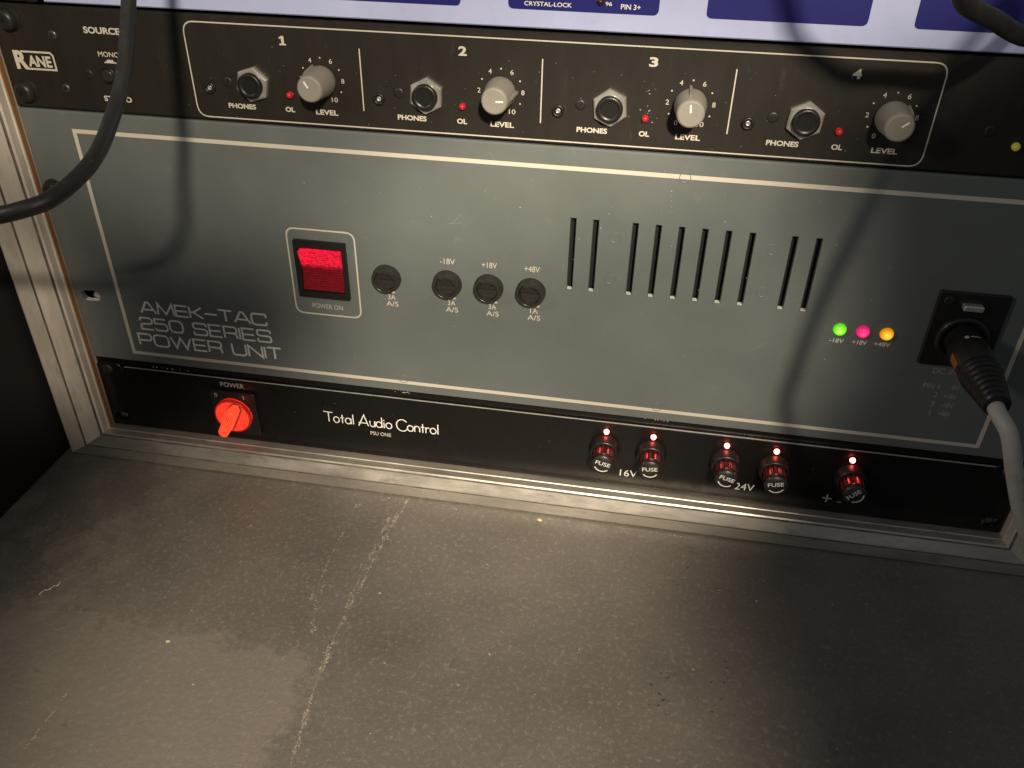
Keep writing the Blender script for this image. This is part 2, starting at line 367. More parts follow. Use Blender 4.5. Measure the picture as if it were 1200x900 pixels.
def deco(ch):
    q = .29
    L = {'T': (.85, [([(0,1.0),(.95,.97)],0), ([(.5,.98),(.5,0)],0)]), 'o': (.6, [(circ(.3,q,q),0)]), 't': (.36, [([(.18,.85),(.18,0)],0), ([(0,.56),(.36,.56)],0)]),
     'a': (.62, [(circ(.28,q,q),0), ([(.58,.58),(.58,0)],0)]), 'l': (.1, [([(.05,1.0),(.05,0)],0)]),
     'A': (1.05, [([(0,-.05),(.6,1.1),(1.0,0)],0), ([(.0,.28),(.95,.28)],0)]), 'u': (.5, [([(0,.58),(0,.22)]+circ(.24,.24,.24,180,360,8)+[(.48,.58)],0), ([(.5,.58),(.5,0)],0)]),
     'd': (.62, [(circ(.28,q,q),0), ([(.58,1.05),(.58,0)],0)]), 'i': (.1, [([(.05,.58),(.05,0)],0), ([(.05,.72),(.05,.83)],0)]),
     'C': (.95, [(circ(.58,.5,.58,38,322,22),0)]), 'n': (.5, [([(0,0),(0,.58)],0), ([(0,.3)]+circ(.25,.33,.25,160,0,8)+[(.5,0)],0)]),
     'r': (.3, [([(0,.58),(0,0)],0), (circ(.24,.3,.24,170,60,6),0)]), ' ': (.22, [])}
    return L[ch]
def stroke_text(s, font, gap, wd_line, BL, BR, TL, parent, ink, base=0.0):
    a, b, t = on_y(*BL), on_y(*BR), on_y(*TL); H = t.z - a.z; W = b.x - a.x
    tot = sum(font(c)[0] for c in s) + gap * (len(s) - 1); mb = MB(); x = 0; k = W / tot; n = 0
    for c in s:
        wdt, strokes = font(c)
        for pts, r in strokes:
            P = [((x + px) * k, pz * H) for px, pz in pts]; n += 1
            if r == 'c': mb.ribbon(round_poly(P, .36 * H, True), wd_line, INK_Y - .0015 * (n % 4), True)
            else:
                rr = [q * H for q in r] if isinstance(r, list) else r * H
                mb.ribbon(round_poly(P, rr), wd_line, INK_Y - .0015 * (n % 4))
        x += wdt + gap
    return part(mb, 'lettering', ink, parent, (a.x, 0, (a.z + b.z) / 2 - base))
def line_part(pts, wd, parent, ink, closed=False, base=0.0, name='printed_line'):
    mb = MB(); mb.ribbon([(x, z - base) for x, z in pts], wd, INK_Y, closed); return part(mb, name, ink, parent)

def spline(P, sub=10):
    P = [Vector(p) for p in P]; out = []
    for i in range(len(P) - 1):
        p0, p1, p2, p3 = P[max(i-1, 0)], P[i], P[i+1], P[min(i+2, len(P)-1)]
        for k in range(sub):
            t = k / sub
            out.append(.5 * ((2*p1) + (p2-p0)*t + (2*p0-5*p1+4*p2-p3)*t*t + (3*p1-p0-3*p2+p3)*t**3))
    out.append(P[-1]); return out

# small shared hardware
def cross_screw(r, h, name):
    mb = MB(); mb.lathe([(r, 0), (r, h * .45), (r * .9, h * .8), (r * .6, h)], 24, 0)
    for a, b in ((.5, .11), (.11, .5)):
        mb.add([(-r*a, -h-.004, -r*b), (r*a, -h-.004, -r*b), (r*a, -h-.004, r*b), (-r*a, -h-.004, r*b)], [(0, 1, 2, 3)], 1)  # cross recess shade put in as flat black faces
    return mb
def rack_screw_mesh():
    mb = MB(); r = .44                                # pan head; recess shade drawn as a flat dark cross on top
    mb.lathe([(.50, 0), (.50, .08), (.46, .10), (.46, .13), (r, .20), (.42, .34), (.34, .44), (.26, .47)], 28, 0)
    for a, b in ((.22, .055), (.055, .22)):
        mb.add([(-a, -.474, -b), (a, -.474, -b), (a, -.474, b), (-a, -.474, b)], [(0, 1, 2, 3)], 1)
    return mb.mesh('rack_screw', ['black_screw', 'chassis_recess_black'])
RACK_SCREW = rack_screw_mesh()
SMALL_SCREW = cross_screw(.20, .07, 's').mesh('screw', ['screw_steel', 'chassis_recess_black'])
DARK_SCREW = cross_screw(.21, .06, 's').mesh('screw', ['black_screw', 'chassis_recess_black'])

# ================================================================== the setting
mb = MB(); mb.add([(-120, 60, FLOOR), (-120, -120, FLOOR), (170, -120, FLOOR), (170, 60, FLOOR)], [(0, 1, 2, 3)])
def floor_material():
    M = bpy.data.materials.new('floor_board'); M.use_nodes = True; nt = M.node_tree; b = nt.nodes['Principled BSDF']
    N = nt.nodes.new; Lk = nt.links.new
    g = N('ShaderNodeNewGeometry'); sx = N('ShaderNodeSeparateXYZ'); Lk(g.outputs['Position'], sx.inputs[0])
    def noise(sc, det=6, rg=.6, dist=0):
        n = N('ShaderNodeTexNoise'); n.inputs['Scale'].default_value = sc; n.inputs['Detail'].default_value = det
        n.inputs['Roughness'].default_value = rg; n.inputs['Distortion'].default_value = dist; Lk(g.outputs['Position'], n.inputs['Vector']); return n.outputs['Fac']
    def rng(x, a, bb, c, d, smooth=False):
        r = N('ShaderNodeMapRange'); Lk(x, r.inputs[0]); r.inputs[1].default_value = a; r.inputs[2].default_value = bb; r.inputs[3].default_value = c; r.inputs[4].default_value = d
        if smooth: r.interpolation_type = 'SMOOTHSTEP'
        return r.outputs[0]
    def mth(op, x, y):
        n = N('ShaderNodeMath'); n.operation = op
        for i, q in enumerate((x, y)):
            if isinstance(q, (int, float)): n.inputs[i].default_value = q
            else: Lk(q, n.inputs[i])
        return n.outputs[0]
    def mix(f, c0, c1):
        n = N('ShaderNodeMix'); n.data_type = 'RGBA'
        if isinstance(f, float): n.inputs[0].default_value = f
        else: Lk(f, n.inputs[0])
        for i, q in ((6, c0), (7, c1)):
            if isinstance(q, tuple): n.inputs[i].default_value = (*q, 1)
            else: Lk(q, n.inputs[i])
        return n.outputs[2]
    base = mix(rng(noise(22, 5), .3, .7, 0, 1), (0.123, 0.111, 0.102), (0.175, 0.158, 0.140))
    base = mix(rng(noise(900, 3, .7), .35, .7, 0, .45), base, (0.105, 0.097, 0.086))
    base = mix(rng(noise(420, 5, .75), .53, .70, 0, .6), base, (0.306, 0.278, 0.244))       # fine grain of dust
    base = mix(rng(noise(180, 8, .75, .6), .60, .74, 0, .55), base, (0.350, 0.314, 0.272))   # scuffs
    # rubbed lighter patch with a ragged edge
    w1 = rng(noise(90, 8, .68), 0, 1, -.024, .024); w2 = rng(noise(16, 3), 0, 1, -.014, .014)
    ex = mth('ADD', sx.outputs['X'], mth('ADD', w1, w2)); ey = mth('ADD', sx.outputs['Y'], mth('ADD', w1, w2))
    inx = rng(ex, .160, .166, 1, 0); iny = rng(ey, -.121, -.115, 1, 0)
    patch = mth('MULTIPLY', inx, iny)
    base = mix(mth('MULTIPLY', patch, .40), base, (0.263, 0.234, 0.198))
    pale = mth('MULTIPLY', rng(noise(38, 6, .65), .45, .66, 0, .35), rng(ex, .03, .075, 1, 0))
    base = mix(pale, base, (0.367, 0.332, 0.262))
    dk = rng(noise(55, 6, .6, 1.0), .64, .74, 0, .5)
    base = mix(dk, base, (0.079, 0.072, 0.064))
    Lk(base, b.inputs['Base Color'])
    rgh = mth('ADD', rng(noise(60, 6), .3, .7, .34, .52), mth('MULTIPLY', patch, .03)); Lk(rgh, b.inputs['Roughness'])
    bp = N('ShaderNodeBump'); bp.inputs['Strength'].default_value = .55; bp.inputs['Distance'].default_value = .0006
    Lk(mth('ADD', noise(300, 6, .7), mth('MULTIPLY', noise(60, 4), .6)), bp.inputs['Height']); Lk(bp.outputs[0], b.inputs['Normal'])
    MATS['floor_board'] = M
floor_material()
floor = part(mb, 'floor', 'floor_board', None); floor['kind'] = 'structure'

def flecks(paths, mat_name, name):
    """irregular flakes lying on the board: paths = [(polyline, count, spread, size)] in floor cm"""
    mb = MB(); k = 0
    for pts, cnt, spread, size in paths:
        P = [Vector(q) for q in pts]
        clus = [(random.randrange(max(1, len(P) - 1)), random.random(), random.gauss(0, spread * 1.2), random.uniform(.02, .10)) for _ in range(max(3, cnt // 14))]
        for _ in range(cnt):
            if len(P) == 1: c = P[0] + Vector((random.gauss(0, spread), random.gauss(0, spread))); d = Vector((1, 0))
            else:
                i, t, sd, wd_ = random.choice(clus); t += random.gauss(0, wd_); c = P[i].lerp(P[i+1], t); d = (P[i+1] - P[i]).normalized()
                c += Vector((-d.y, d.x)) * sd + Vector((random.gauss(0, spread * .6), random.gauss(0, spread * .6)))
            a = math.atan2(d.y, d.x) + random.gauss(0, .5); ln = size * random.choice((.4, .6, .8, 1, 1.5)); wd = ln * random.uniform(.25, .6)
            n = 6; vs = []; k += 1; z = FLOOR + .012 + .0008 * (k % 12)
            for j in range(n):
                q = 2 * math.pi * j / n; rr = random.uniform(.6, 1.2); x = ln * rr * math.cos(q); y = wd * rr * math.sin(q)
                vs.append((c.x + x*math.cos(a) - y*math.sin(a), c.y + x*math.sin(a) + y*math.cos(a), z))
            vs.append((c.x, c.y, z + .012)); mb.add(vs, [(j, (j+1) % n, n) for j in range(n)])
    o = part(mb, name, mat_name, floor); o['kind'] = 'stuff'; return o
fz = lambda *uv: [tuple(on_z(u, v, FLOOR).xy) for u, v in uv]
s1 = fz((480, 585), (462, 612), (440, 652), (412, 705), (385, 762), (366, 815), (340, 900))
s1b = fz((470, 587), (452, 615), (432, 655), (405, 710))
s2 = fz((420, 590), (398, 630), (372, 690), (368, 740)); s3 = fz((97, 786), (62, 835), (30, 875))
flecks([(s1, 620, .06, .042), (s1b, 200, .06, .036), (s2, 160, .08, .04), (s3, 90, .05, .035)], 'dust_fleck', 'scratch_marks')
loose = [([(random.uniform(0, 47), -1.6 - 20 * random.random()**.9)], 1, 0, random.choice((.016, .02, .022, .03, .03, .05))) for _ in range(300)] + [([(random.uniform(0, 46), -1.35 - .25 * random.random()**2)], 1, 0, random.choice((.02, .03, .04))) for _ in range(60)]
def rubbed_line(pts, wmax, name):
    mb = MB(); P = spline([Vector((*q, 0)) for q in pts], 40); z = FLOOR + .010
    for i in range(len(P) - 1):
        if random.random() < .30: continue
        d = (P[i+1] - P[i]).normalized(); nrm = Vector((-d.y, d.x, 0)); a, b = random.uniform(.1, 1) * wmax, random.uniform(.1, 1) * wmax
        o = nrm * random.gauss(0, .02)
        mb.add([(*(P[i] + o - nrm * a).xy, z), (*(P[i+1] + o - nrm * b).xy, z), (*(P[i+1] + o + nrm * b).xy, z), (*(P[i] + o + nrm * a).xy, z)], [(0, 1, 2, 3)])
    o = part(mb, name, 'rub_mark', floor); o['kind'] = 'stuff'
rubbed_line(s1, .035, 'rubbed_line'); rubbed_line(s1b, .02, 'rubbed_line'); rubbed_line(s2, .015, 'rubbed_line'); rubbed_line(s3, .025, 'rubbed_line')
flecks(loose, 'crumb', 'dust_specks')
flecks([(fz((u, v)), n, sp, .05) for u, v, n, sp in ((790, 682, 16, .35), (776, 815, 22, .40), (783, 790, 8, .25), (846, 790, 14, .35), (852, 830, 8, .4), (803, 668, 7, .2), (390, 760, 8, .4))], 'dark_fleck', 'grime_flakes')

# added black wall filling the dark area at left, sized for its shadow
mb = MB(); mb.box((-8, -13.5, FLOOR), (-2.75, 30, 23.5)); wall = part(mb, 'filler_wall', 'wall_black', None); wall['kind'] = 'structure'

# ================================================================== rack case: mitred aluminium edging
case = thing('rack_case', 'scuffed aluminium edged rack case opening that frames the stacked audio units', 'rack case', (0, 0, FLOOR))
WL, HB, D = 2.35, 1.62, 1.12
XR = 47.55
# profile from the panel outwards: (outward fraction, depth y)
PROF = [(0.0, .6), (0.0, -.30), (-.025, -.33), (-.025, -.42), (0.0, -.45), (.01, -D+.28), (.05, -D+.22), (.07, -D+.26), (.09, -D+.26), (.10, -D+.17),
        (.44, -D-.05), (.47, -D-.06), (.48, -D+.08), (.52, -D+.08), (.53, -D-.05), (.56, -D-.05), (.94, -D+.0), (.985, -D+.05), (1.0, -D+.12), (1.0, 2.0)]
def rail(kind):
    mb = MB(); n = len(PROF); ends = []
    TOP = 29
    for f, y in PROF:
        l, b = -WL * f, -HB * f; r = XR + WL * f
        if kind == 'left': ends.append(((l, y, b), (l, y, TOP)))
        if kind == 'bottom': ends.append(((l, y, b), (r, y, b)))
        if kind == 'right': ends.append(((r, y, b), (r, y, TOP)))
    K = 24; vs = []
    for a, c in ends:
        for i in range(K + 1):
            t = i / K; vs.append((a[0]+(c[0]-a[0])*t, a[1], a[2]+(c[2]-a[2])*t))
    for k in range(n-1):
        mb.add([vs[q] for q in range(k*(K+1), (k+2)*(K+1))], [(i, i+1, K+2+i, K+1+i) for i in range(K)], 1 if k in (6, 7, 8, 12, 13) else 0)
    return mb
for kd in ('left', 'bottom', 'right'):
    mb = rail(kd); off = {'left': -.004, 'right': .004, 'bottom': 0}[kd]
    part(mb, 'frame_rail', ['aluminium' if kd == 'bottom' else 'aluminium_lit_side', 'groove_grime'], case, (off, 0, -FLOOR + (0.006 if kd == 'bottom' else 0)))
mb = MB(); mb.box((-.10, -.28, .06), (.035, -.05, 29)); part(mb, 'plywood_lining', 'plywood', case, (0, 0, -FLOOR))

# ================================================================== lowest unit: power supply, 1 U
U = 4.445
psu = thing('power_supply', 'slim black power supply with glowing red dial and five fuse caps, lowest in the rack', 'power supply')
holes = [obround(.75, 3.80, .42, .26), obround(.75, .66, .42, .26), obround(46.85, 3.80, .42, .26), obround(46.85, .66, .42, .26)]
part(panel(.06, .03, 47.45, U - .42, holes[1:2] + holes[3:], .05), 'front_plate', ['black_gloss', 'black_gloss'], psu)
mb = MB(); mb.box((.06, .16, U - .40), (47.45, .4, U - .05)); part(mb, 'top_flange', 'black_gloss', psu)
mb = MB(); mb.box((1.7, .002, U - .425), (46.4, .05, U - .385)); part(mb, 'edge_highlight', 'bare_edge', psu)  # chamfer highlight built in as a bright bare-metal strip
for x in (.86, 46.75):
    mb = MB(); mb.extrude(obround(0, 0, .72, .40), .1, -.05, .03); part(mb, 'ear_tab', 'black_gloss', psu, (x, 0, U - .58))
    mb = MB(); mb.lathe([(.30, 0), (.30, .08), (.2, .14)], 20); part(mb, 'ear_bolt', 'black_screw', psu, (x - .12, -.05, U - .58))
for x in (.75, 46.85):
    mb = MB(); mb.lathe([(.24, -.25), (.24, -.14), (.12, -.12)], 18); part(mb, 'ear_bolt', 'screw_steel', psu, (x, 0, .66))
mb = MB(); mb.box((1.2, .3, .1), (46.3, 22, U - .1)); part(mb, 'chassis', 'chassis_recess_black', psu)
# glowing rotary switch
mb = MB(); mb.extrude(rrect(-1.28, -1.36, 1.28, 1.36, .1), 0, -.22, .05)
sw = part(mb, 'rotary_switch', 'black_plastic', psu, (7.80, 0, 1.97))
mb = MB(); mb.lathe([(1.0, .215), (1.0, .42), (.94, .50), (.86, .53)], 40); dial = part(mb, 'dial', 'dial_red', sw, (-.02, 0, -.04))
mb = MB(); mb.extrude(obround(0, 0, .36, .97), -.5, -.60, .04); part(mb, 'lever_outline', 'outline_red', sw, (-.02, 0, -.04), 26)  # added dim underlay that draws the lever's dark outline
mb = MB(); mb.lathe([(.93, .50), (.99, .52), (1.02, .46), (1.02, .30)], 40); part(mb, 'dial_rim', 'outline_red', sw, (-.02, 0, -.04))
mb = MB(); mb.extrude(obround(0, 0, .27, .95), -.5, -1.32, .10); part(mb, 'lever', 'lever_red', sw, (-.02, 0, -.04), 26)
mb = MB()
for k in range(4): mb.box((-.17 + .10 * k, -1.35, -.62), (-.12 + .10 * k, -1.30, -.25))
part(mb, 'grip_ribs', 'lever_red', sw, (-.02, 0, -.04), 26)
text_px('POWER', (259, 452.8), (286.5, 455.4), (259, 447.6), psu, 'thin_ink', .01)
mb = MB(); put_text(mb, '0', -.98, .98, .16, .24, .01, -.232); put_text(mb, '1', .64, .98, .05, .24, .01, -.232); part(mb, 'lettering', 'thin_ink', sw)
stroke_text('Total Audio Control', deco, .13, .057, (380.5, 494.2), (514, 508.0), (380.5, 483.0), psu, 'white_ink')
text_px('PSU ONE', (434.5, 509.2), (458.5, 512), (434.5, 505.0), psu, 'thin_ink', .012)
text_px('16V', (726, 557), (746, 559.5), (725.6, 549.5), psu, 'white_ink')
text_px('24V', (860.4, 572.8), (883, 576), (861.5, 565), psu, 'white_ink')
text_px('+', (962, 587.5), (973, 588.5), (962, 578.5), psu, 'thin_ink')
text_px('-', (980, 590), (985, 590.6), (980, 583), psu, 'faded_ink')
# LEDs and fuse holders
mb = MB(); mb.lathe([(.13, 0), (.13, .10), (.10, .18), (.05, .215), (0, .22)], 16); LED_S = mb.mesh('led', ['led_hot'])
mb = MB(); mb.lathe([(.19, 0), (.19, .03), (.15, .05)], 20); BEZ = mb.mesh('led_bezel', ['black_gloss'])
mb = MB(); mb.lathe([(.78, 0), (.78, .14), (.72, .20), (.72, .44), (.66, .52), (.585, .54), (.575, .42)], 36, 0); COLLAR = mb.mesh('fuse_holder', ['black_plastic'])
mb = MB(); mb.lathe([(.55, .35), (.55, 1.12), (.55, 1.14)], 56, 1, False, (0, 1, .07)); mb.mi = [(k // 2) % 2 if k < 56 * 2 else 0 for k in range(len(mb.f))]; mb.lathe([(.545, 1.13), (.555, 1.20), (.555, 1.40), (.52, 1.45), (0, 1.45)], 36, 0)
CAP = mb.mesh('fuse_cap', ['cap_gloss', 'cap_red_glow'])  # alternate knurl faces carry the painted red LED reflection
mb = MB(); put_text(mb, 'FUSE', -.37, -.02, .74, .23, .006, -1.456); mb.ribbon(circ(0, .02, .40, 215, 325, 12), .055, -1.456); CAPTXT = mb.mesh('lettering', ['white_ink'])
for x, fx, a in ((27.79, 27.77, 13), (30.13, 30.11, -7), (33.72, 33.80, 17), (36.10, 36.15, -12), (39.67, 39.82, -48)):
    l = link('led_bezel', BEZ, psu, (x, 0, 3.52)); link('led', LED_S, l)
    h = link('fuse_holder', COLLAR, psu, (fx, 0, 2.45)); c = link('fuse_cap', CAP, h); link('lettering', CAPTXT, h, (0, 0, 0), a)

# ================================================================== big grey power unit, 3 U
tz = U
tac = thing('power_unit', 'tall grey power unit with white outline, vent slots and lit red rocker switch', 'power unit', (0, 0, tz))
SX = [25.4773, 26.4579] + [28.1546 + .9806 * k for k in range(6)] + [34.7954, 35.776]
slot = lambda x: rrect(x - .115, 11.24 - tz, x + .115, 14.68 - tz, .03, 2)
ear = obround(.98, 8.30 - tz, .52, .29); ear2 = obround(.95, 13.95 - tz, .33, .21)
part(panel(.02, .05, 47.5, 3 * U - .05, [slot(x) for x in SX] + [ear], .07), 'front_plate', ['grey_paint', 'lit_slot_lip'], tac)
mb = MB(); mb.box((1.9, .45, .3), (45.9, 25, 3 * U - .3)); part(mb, 'chassis', 'chassis_recess_black', tac)
mb = MB(); mb.lathe([(.24, -.42), (.24, -.34), (.1, -.32)], 18); part(mb, 'rail_nut', 'nickel', tac, (1.08, 0, 8.12 - tz))
line_part([(2.58, 5.10), (44.89, 5.10), (44.89, 16.86), (2.58, 16.86)], .19, tac, 'cream_ink', True, tz, 'printed_border')
stroke_text('AMEK-TAC', wide, .16, .105, (166, 365.8), (313, 381.5), (165.5, 353.5), tac, 'white_ink', tz)
stroke_text('250 SERIES', wide, .24, .105, (167, 385.2), (318.5, 401.2), (165, 372), tac, 'white_ink', tz)
stroke_text('POWER UNIT', wide, .22, .105, (165, 403.2), (331, 421.3), (162, 390.5), tac, 'white_ink', tz)
# rocker switch
a = on_y(335.5, 267); b = on_y(423, 373)
sb = [on_y(*q) for q in ((347.3, 364.3), (423, 373.6), (335.3, 266.7), (415.3, 273.3))]
line_part(rrect((sb[0].x + sb[2].x) / 2, (sb[0].z + sb[1].z) / 2, (sb[1].x + sb[3].x) / 2, (sb[2].z + sb[3].z) / 2, .42), .075, tac, 'cream_ink', True, tz)
sf = [on_y(*q) for q in ((352, 345.3), (411, 351.3), (344, 279.7), (405.7, 284.3))]
mb = MB(); X1 = (sf[1].x + sf[3].x - sf[0].x - sf[2].x) / 4; X0 = -X1; Z1 = (sf[2].z + sf[3].z - sf[0].z - sf[1].z) / 4; Z0 = -Z1
o = rrect(X0, Z0, X1, Z1, .08); i_ = rrect(X0 + .28, Z0 + .34, X1 - .22, Z1 - .38, .04); n = len(o)
mb.add([(x, 0, z) for x, z in o] + [(x, -.16, z) for x, z in o] + [(x, -.16, z) for x, z in i_] + [(x, -.004, z) for x, z in i_],
       [(k*n+i, k*n+(i+1) % n, (k+1)*n+(i+1) % n, (k+1)*n+i) for k in range(3) for i in range(n)])
rk = part(mb, 'rocker_switch', 'black_plastic', tac, (sum(q.x for q in sf) / 4, 0, sum(q.z for q in sf) / 4 - tz))
mb = MB(); prof = [(-1.06, -.01), (-1.04, -.17), (-.16, -.05), (.10, -.05), (.22, -.12), (1.0, -.40), (1.02, -.01)]
xa, xb = X0 + .30, X1 - .24
vs = [(xa, y, z) for z, y in prof] + [(xb, y, z) for z, y in prof]; q = len(prof)
mb.add(vs, [(i, q+i, q+i+1, i+1) for i in range(q-1)] + [tuple(range(q)), tuple(reversed(range(q, 2*q)))])
part(mb, 'rocker', 'rocker_red', rk)
text_px('POWER ON', (366.8, 359.8), (402.2, 364.4), (366.8, 354.2), tac, 'thin_ink', 0.004, tz)
# bayonet fuse holders
mb = MB(); mb.lathe([(.69, 0), (.69, .10), (.65, .14), (.65, .38), (.62, .42), (.55, .42), (.52, .38), (.52, .06)], 40, 0)
FB = mb.mesh('fuse_holder', ['dark_plastic'])
mb = MB(); mb.lathe([(.49, .02), (.49, .20), (.45, .24)], 32, 0)
mb.box((-.42, -.36, -.13), (.42, -.22, .06)); mb.box((-.38, -.30, .14), (.38, -.22, .20))
FC = mb.mesh('fuse_cap', ['dark_plastic'])
mb = MB()                                            # raised quarter ramp on the rim and its notch
ring = [(math.cos(math.radians(t)), math.sin(math.radians(t)), (t + 60) / 180) for t in range(-60, 121, 10)]
vs = []
for c, s_, k in ring:
    h = .42 + .12 * k
    vs += [(.47*c, -.3, .47*s_), (.47*c, -h, .47*s_), (.62*c, -h - .02, .62*s_), (.655*c, -.34, .655*s_)]
n = len(ring)
mb.add(vs, [(4*i+j, 4*i+4+j, 4*i+5+j, 4*i+1+j) for i in range(n-1) for j in range(3)] + [(0, 1, 2, 3), tuple(4*(n-1)+j for j in (3, 2, 1, 0))])
FR = mb.mesh('bayonet_ramp', ['dark_plastic'])
mb = MB(); mb.add([(-.10, -.43, -.60), (.08, -.43, -.60), (.06, -.43, -.44)], [(0, 1, 2)]); FN = mb.mesh('notch_mark', ['thin_ink'])
for fx, top, amp in ((16.87, None, '3A'), (19.79, '-18V', '3A'), (21.75, '+18V', '3A'), (23.72, '+48V', '1A')):
    h = link('fuse_holder', FB, tac, (fx, 0, 10.93 - tz)); link('fuse_cap', FC, h); link('bayonet_ramp', FR, h); link('notch_mark', FN, h, (.27, 0, .02), -14)
    text_at(amp, fx + .17, 9.80, .37, .27, tac, 'cream_ink', .006, tz); text_at('A/S', fx + .18, 9.44, .60, .27, tac, 'cream_ink', .006, tz)
    if top: text_at(top, fx + .02, 11.92, .70, .29, tac, 'cream_ink', .004, tz)
# indicator lamps
mb = MB(); mb.lathe([(.29, 0), (.29, .06), (.25, .16), (.15, .23), (0, .26)], 24)
for u, v, mt, lb in ((984, 385.5, 'led_green', 'lit green lamp'), (1011, 388.2, 'led_pink', 'lit pink lamp'), (1039, 391, 'led_amber', 'lit amber lamp')):
    q = on_y(u, v); o = part(mb, 'indicator_lamp', mt, tac, (q.x, 0, q.z - tz)); o['label'] = lb
for s, x0, x1 in (('-18V', 971.5, 987.8), ('+18V', 998, 1015), ('+48V', 1023.4, 1042.5)):
    y0 = 400.4 + (x0 - 971.5) * .09; text_px(s, (x0, y0), (x1, y0 + 1.8), (x0 + .6, y0 - 5), tac, 'white_ink', .008, tz)
text_px('DC  IN', (1092.5, 436.5), (1120, 440), (1094, 430), tac, 'faded_ink', 0, tz)
for k, (a_, b_) in enumerate((('1', '0V'), ('2', '+18V'), ('3', '-18V'), ('4', '+48V'))):
    y = 454.8 + 10.2 * k; x = 1098.5 - 3.6 * k
    text_px(a_, (x + (.5 if k == 0 else -1.5), y), (x + (1.7 if k == 0 else 2.5), y + .4), (x + .5, y - 5.5), tac, 'faded_ink', 0, tz)
    text_px(b_, (x + 16 - (6 if k else 0), y + 1.8), (x + 25, y + 2.6), (x + 17 - (6 if k else 0), y - 3.6), tac, 'faded_ink', 0, tz)
text_px('PIN', (1081, 454), (1093.5, 455.3), (1082.5, 448.3), tac, 'faded_ink', 0, tz)
# stud rings showing through the paint
RG = MB(); RG.lathe([(.245, 0), (.24, .018), (.215, .018), (.205, 0)], 28); RGM = RG.mesh('stud_ring', ['grey_paint'])
for u, v in ((720, 278.5), (715, 327), (904.5, 292.5), (893, 342.5), (803, 208), (473, 444), (770, 477)):
    q = on_y(u, v); link('stud_ring', RGM, tac, (q.x, -.002, q.z - tz))
# paint chips along the lower edge and specks of dust on the grey plate
def specks(parent, mt, name, spots, y, base):
    mb = MB()
    for u, v, n, sx_, sz_, size in spots:
        c = on_y(u, v)
        for _ in range(n):
            x = c.x + random.gauss(0, sx_); z = c.z + random.gauss(0, sz_) - base; r = size * random.uniform(.4, 1.3); a0 = random.random() * 6
            vs = [(x + r * random.uniform(.5, 1.2) * math.cos(a0 + k * 1.047), y - random.random() * .003, z + r * random.uniform(.4, .9) * math.sin(a0 + k * 1.047)) for k in range(6)]
            mb.add(vs, [tuple(range(6))])
    o = part(mb, name, mt, parent); o['kind'] = 'stuff'; return o
specks(tac, 'bare_edge', 'paint_chips', [(195, 431.5, 12, .55, .02, .05), (474, 460, 10, .35, .03, .05), (770, 492, 8, .3, .02, .04)], -.012, tz)
specks(tac, 'thin_ink', 'dust_specks', [(787, 224 + 6 * k, 1, .01, .02, .035) for k in range(5)] + [(random.uniform(120, 1100), random.uniform(180, 480), 1, .1, .1, random.choice((.015, .02, .03))) for _ in range(130)], -.010, tz)
specks(psu, 'faded_ink', 'dust_specks', [(u, 445 + (u - 130) * .118 + random.uniform(0, 45), 1, .1, .1, .016) for u in range(330, 1000, 12)], -.010, 0)
for _ in range(14):                                  # hairline scratches
    u, v = random.uniform(150, 1050), random.uniform(185, 470); q = on_y(u, v); a0 = random.gauss(.5, .8); ln = random.uniform(.2, .9)
    mb = MB(); mb.ribbon([(0, 0), (ln * .5 * math.cos(a0), ln * .5 * math.sin(a0) + .01), (ln * math.cos(a0), ln * math.sin(a0))], random.uniform(.008, .016), -.006)
    part(mb, 'hairline_scratch', 'scratch_pale', tac, (q.x, 0, q.z - tz))
# outlet plate
mb = MB(); mb.extrude(rrect(41.05, 9.27, 43.92, 12.86, .12), .05, -.16, .04); sp = part(mb, 'socket_plate', 'black_plastic', tac, (0, 0, -tz))
mb = MB(); mb.lathe([(1.08, .16), (1.08, .38), (1.0, .44), (.82, .44), (.82, .2)], 40); part(mb, 'socket_shell', 'black_plastic', sp, (42.45, 0, 10.75))
link('screw', DARK_SCREW, sp, (41.48, -.16, 12.45))
mb = MB(); mb.extrude(rrect(-.40, -.13, .40, .13, .08), 0, -.30, .04); part(mb, 'release_tab', 'nickel', sp, (42.45, -.16, 12.28))
link('rack_screw', RACK_SCREW, tac, (.72, 0, 13.98 - tz), 20)

# ================================================================== headphone amplifier, 1 U
rz = 4 * U
hp = thing('headphone_amplifier', 'black headphone amplifier with four grey level knobs above the tall grey unit', 'headphone amplifier', (0, 0, rz))
part(panel(.02, .03, 47.5, U - .10, [], .09), 'front_plate', ['black_powder', 'black_powder'], hp)
mb = MB(); mb.box((1.2, .3, .15), (46.3, 20, U - .2)); part(mb, 'chassis', 'chassis_recess_black', hp)
for u, v, an in ((9, 25, 10), (31, 109, 35)):
    q = on_y(u, v); link('rack_screw', RACK_SCREW, hp, (q.x + .12, 0, q.z - rz + .12), an)
e = [on_y(*q) for q in ((215.5, 37.5), (229, 112), (1109, 87), (1084.5, 177), (640, 48), (620, 163))]
bx0, bx1 = (e[0].x + e[1].x) / 2, (e[2].x + e[3].x) / 2
line_part(rrect(bx0, e[5].z, bx1, e[4].z, .5, 7), .052, hp, 'cream_ink', True, rz, 'printed_border')
for (u0, v0), (u1, v1) in (((421, 57), (426.5, 130)), ((636, 69), (633.3, 144)), ((864, 81), (851.5, 157))):
    a, b = on_y(u0, v0), on_y(u1, v1); xx = (a.x + b.x) / 2; line_part([(xx, a.z), (xx, b.z)], .05, hp, 'cream_ink', False, rz)
text_px('SOURCE', (98.7, 39), (141.2, 41), (98.4, 31), hp, 'cream_ink', .035, rz)
text_px('MONO', (115.8, 66.3), (140.3, 67.4), (115.6, 60.3), hp, 'cream_ink', .012, rz)
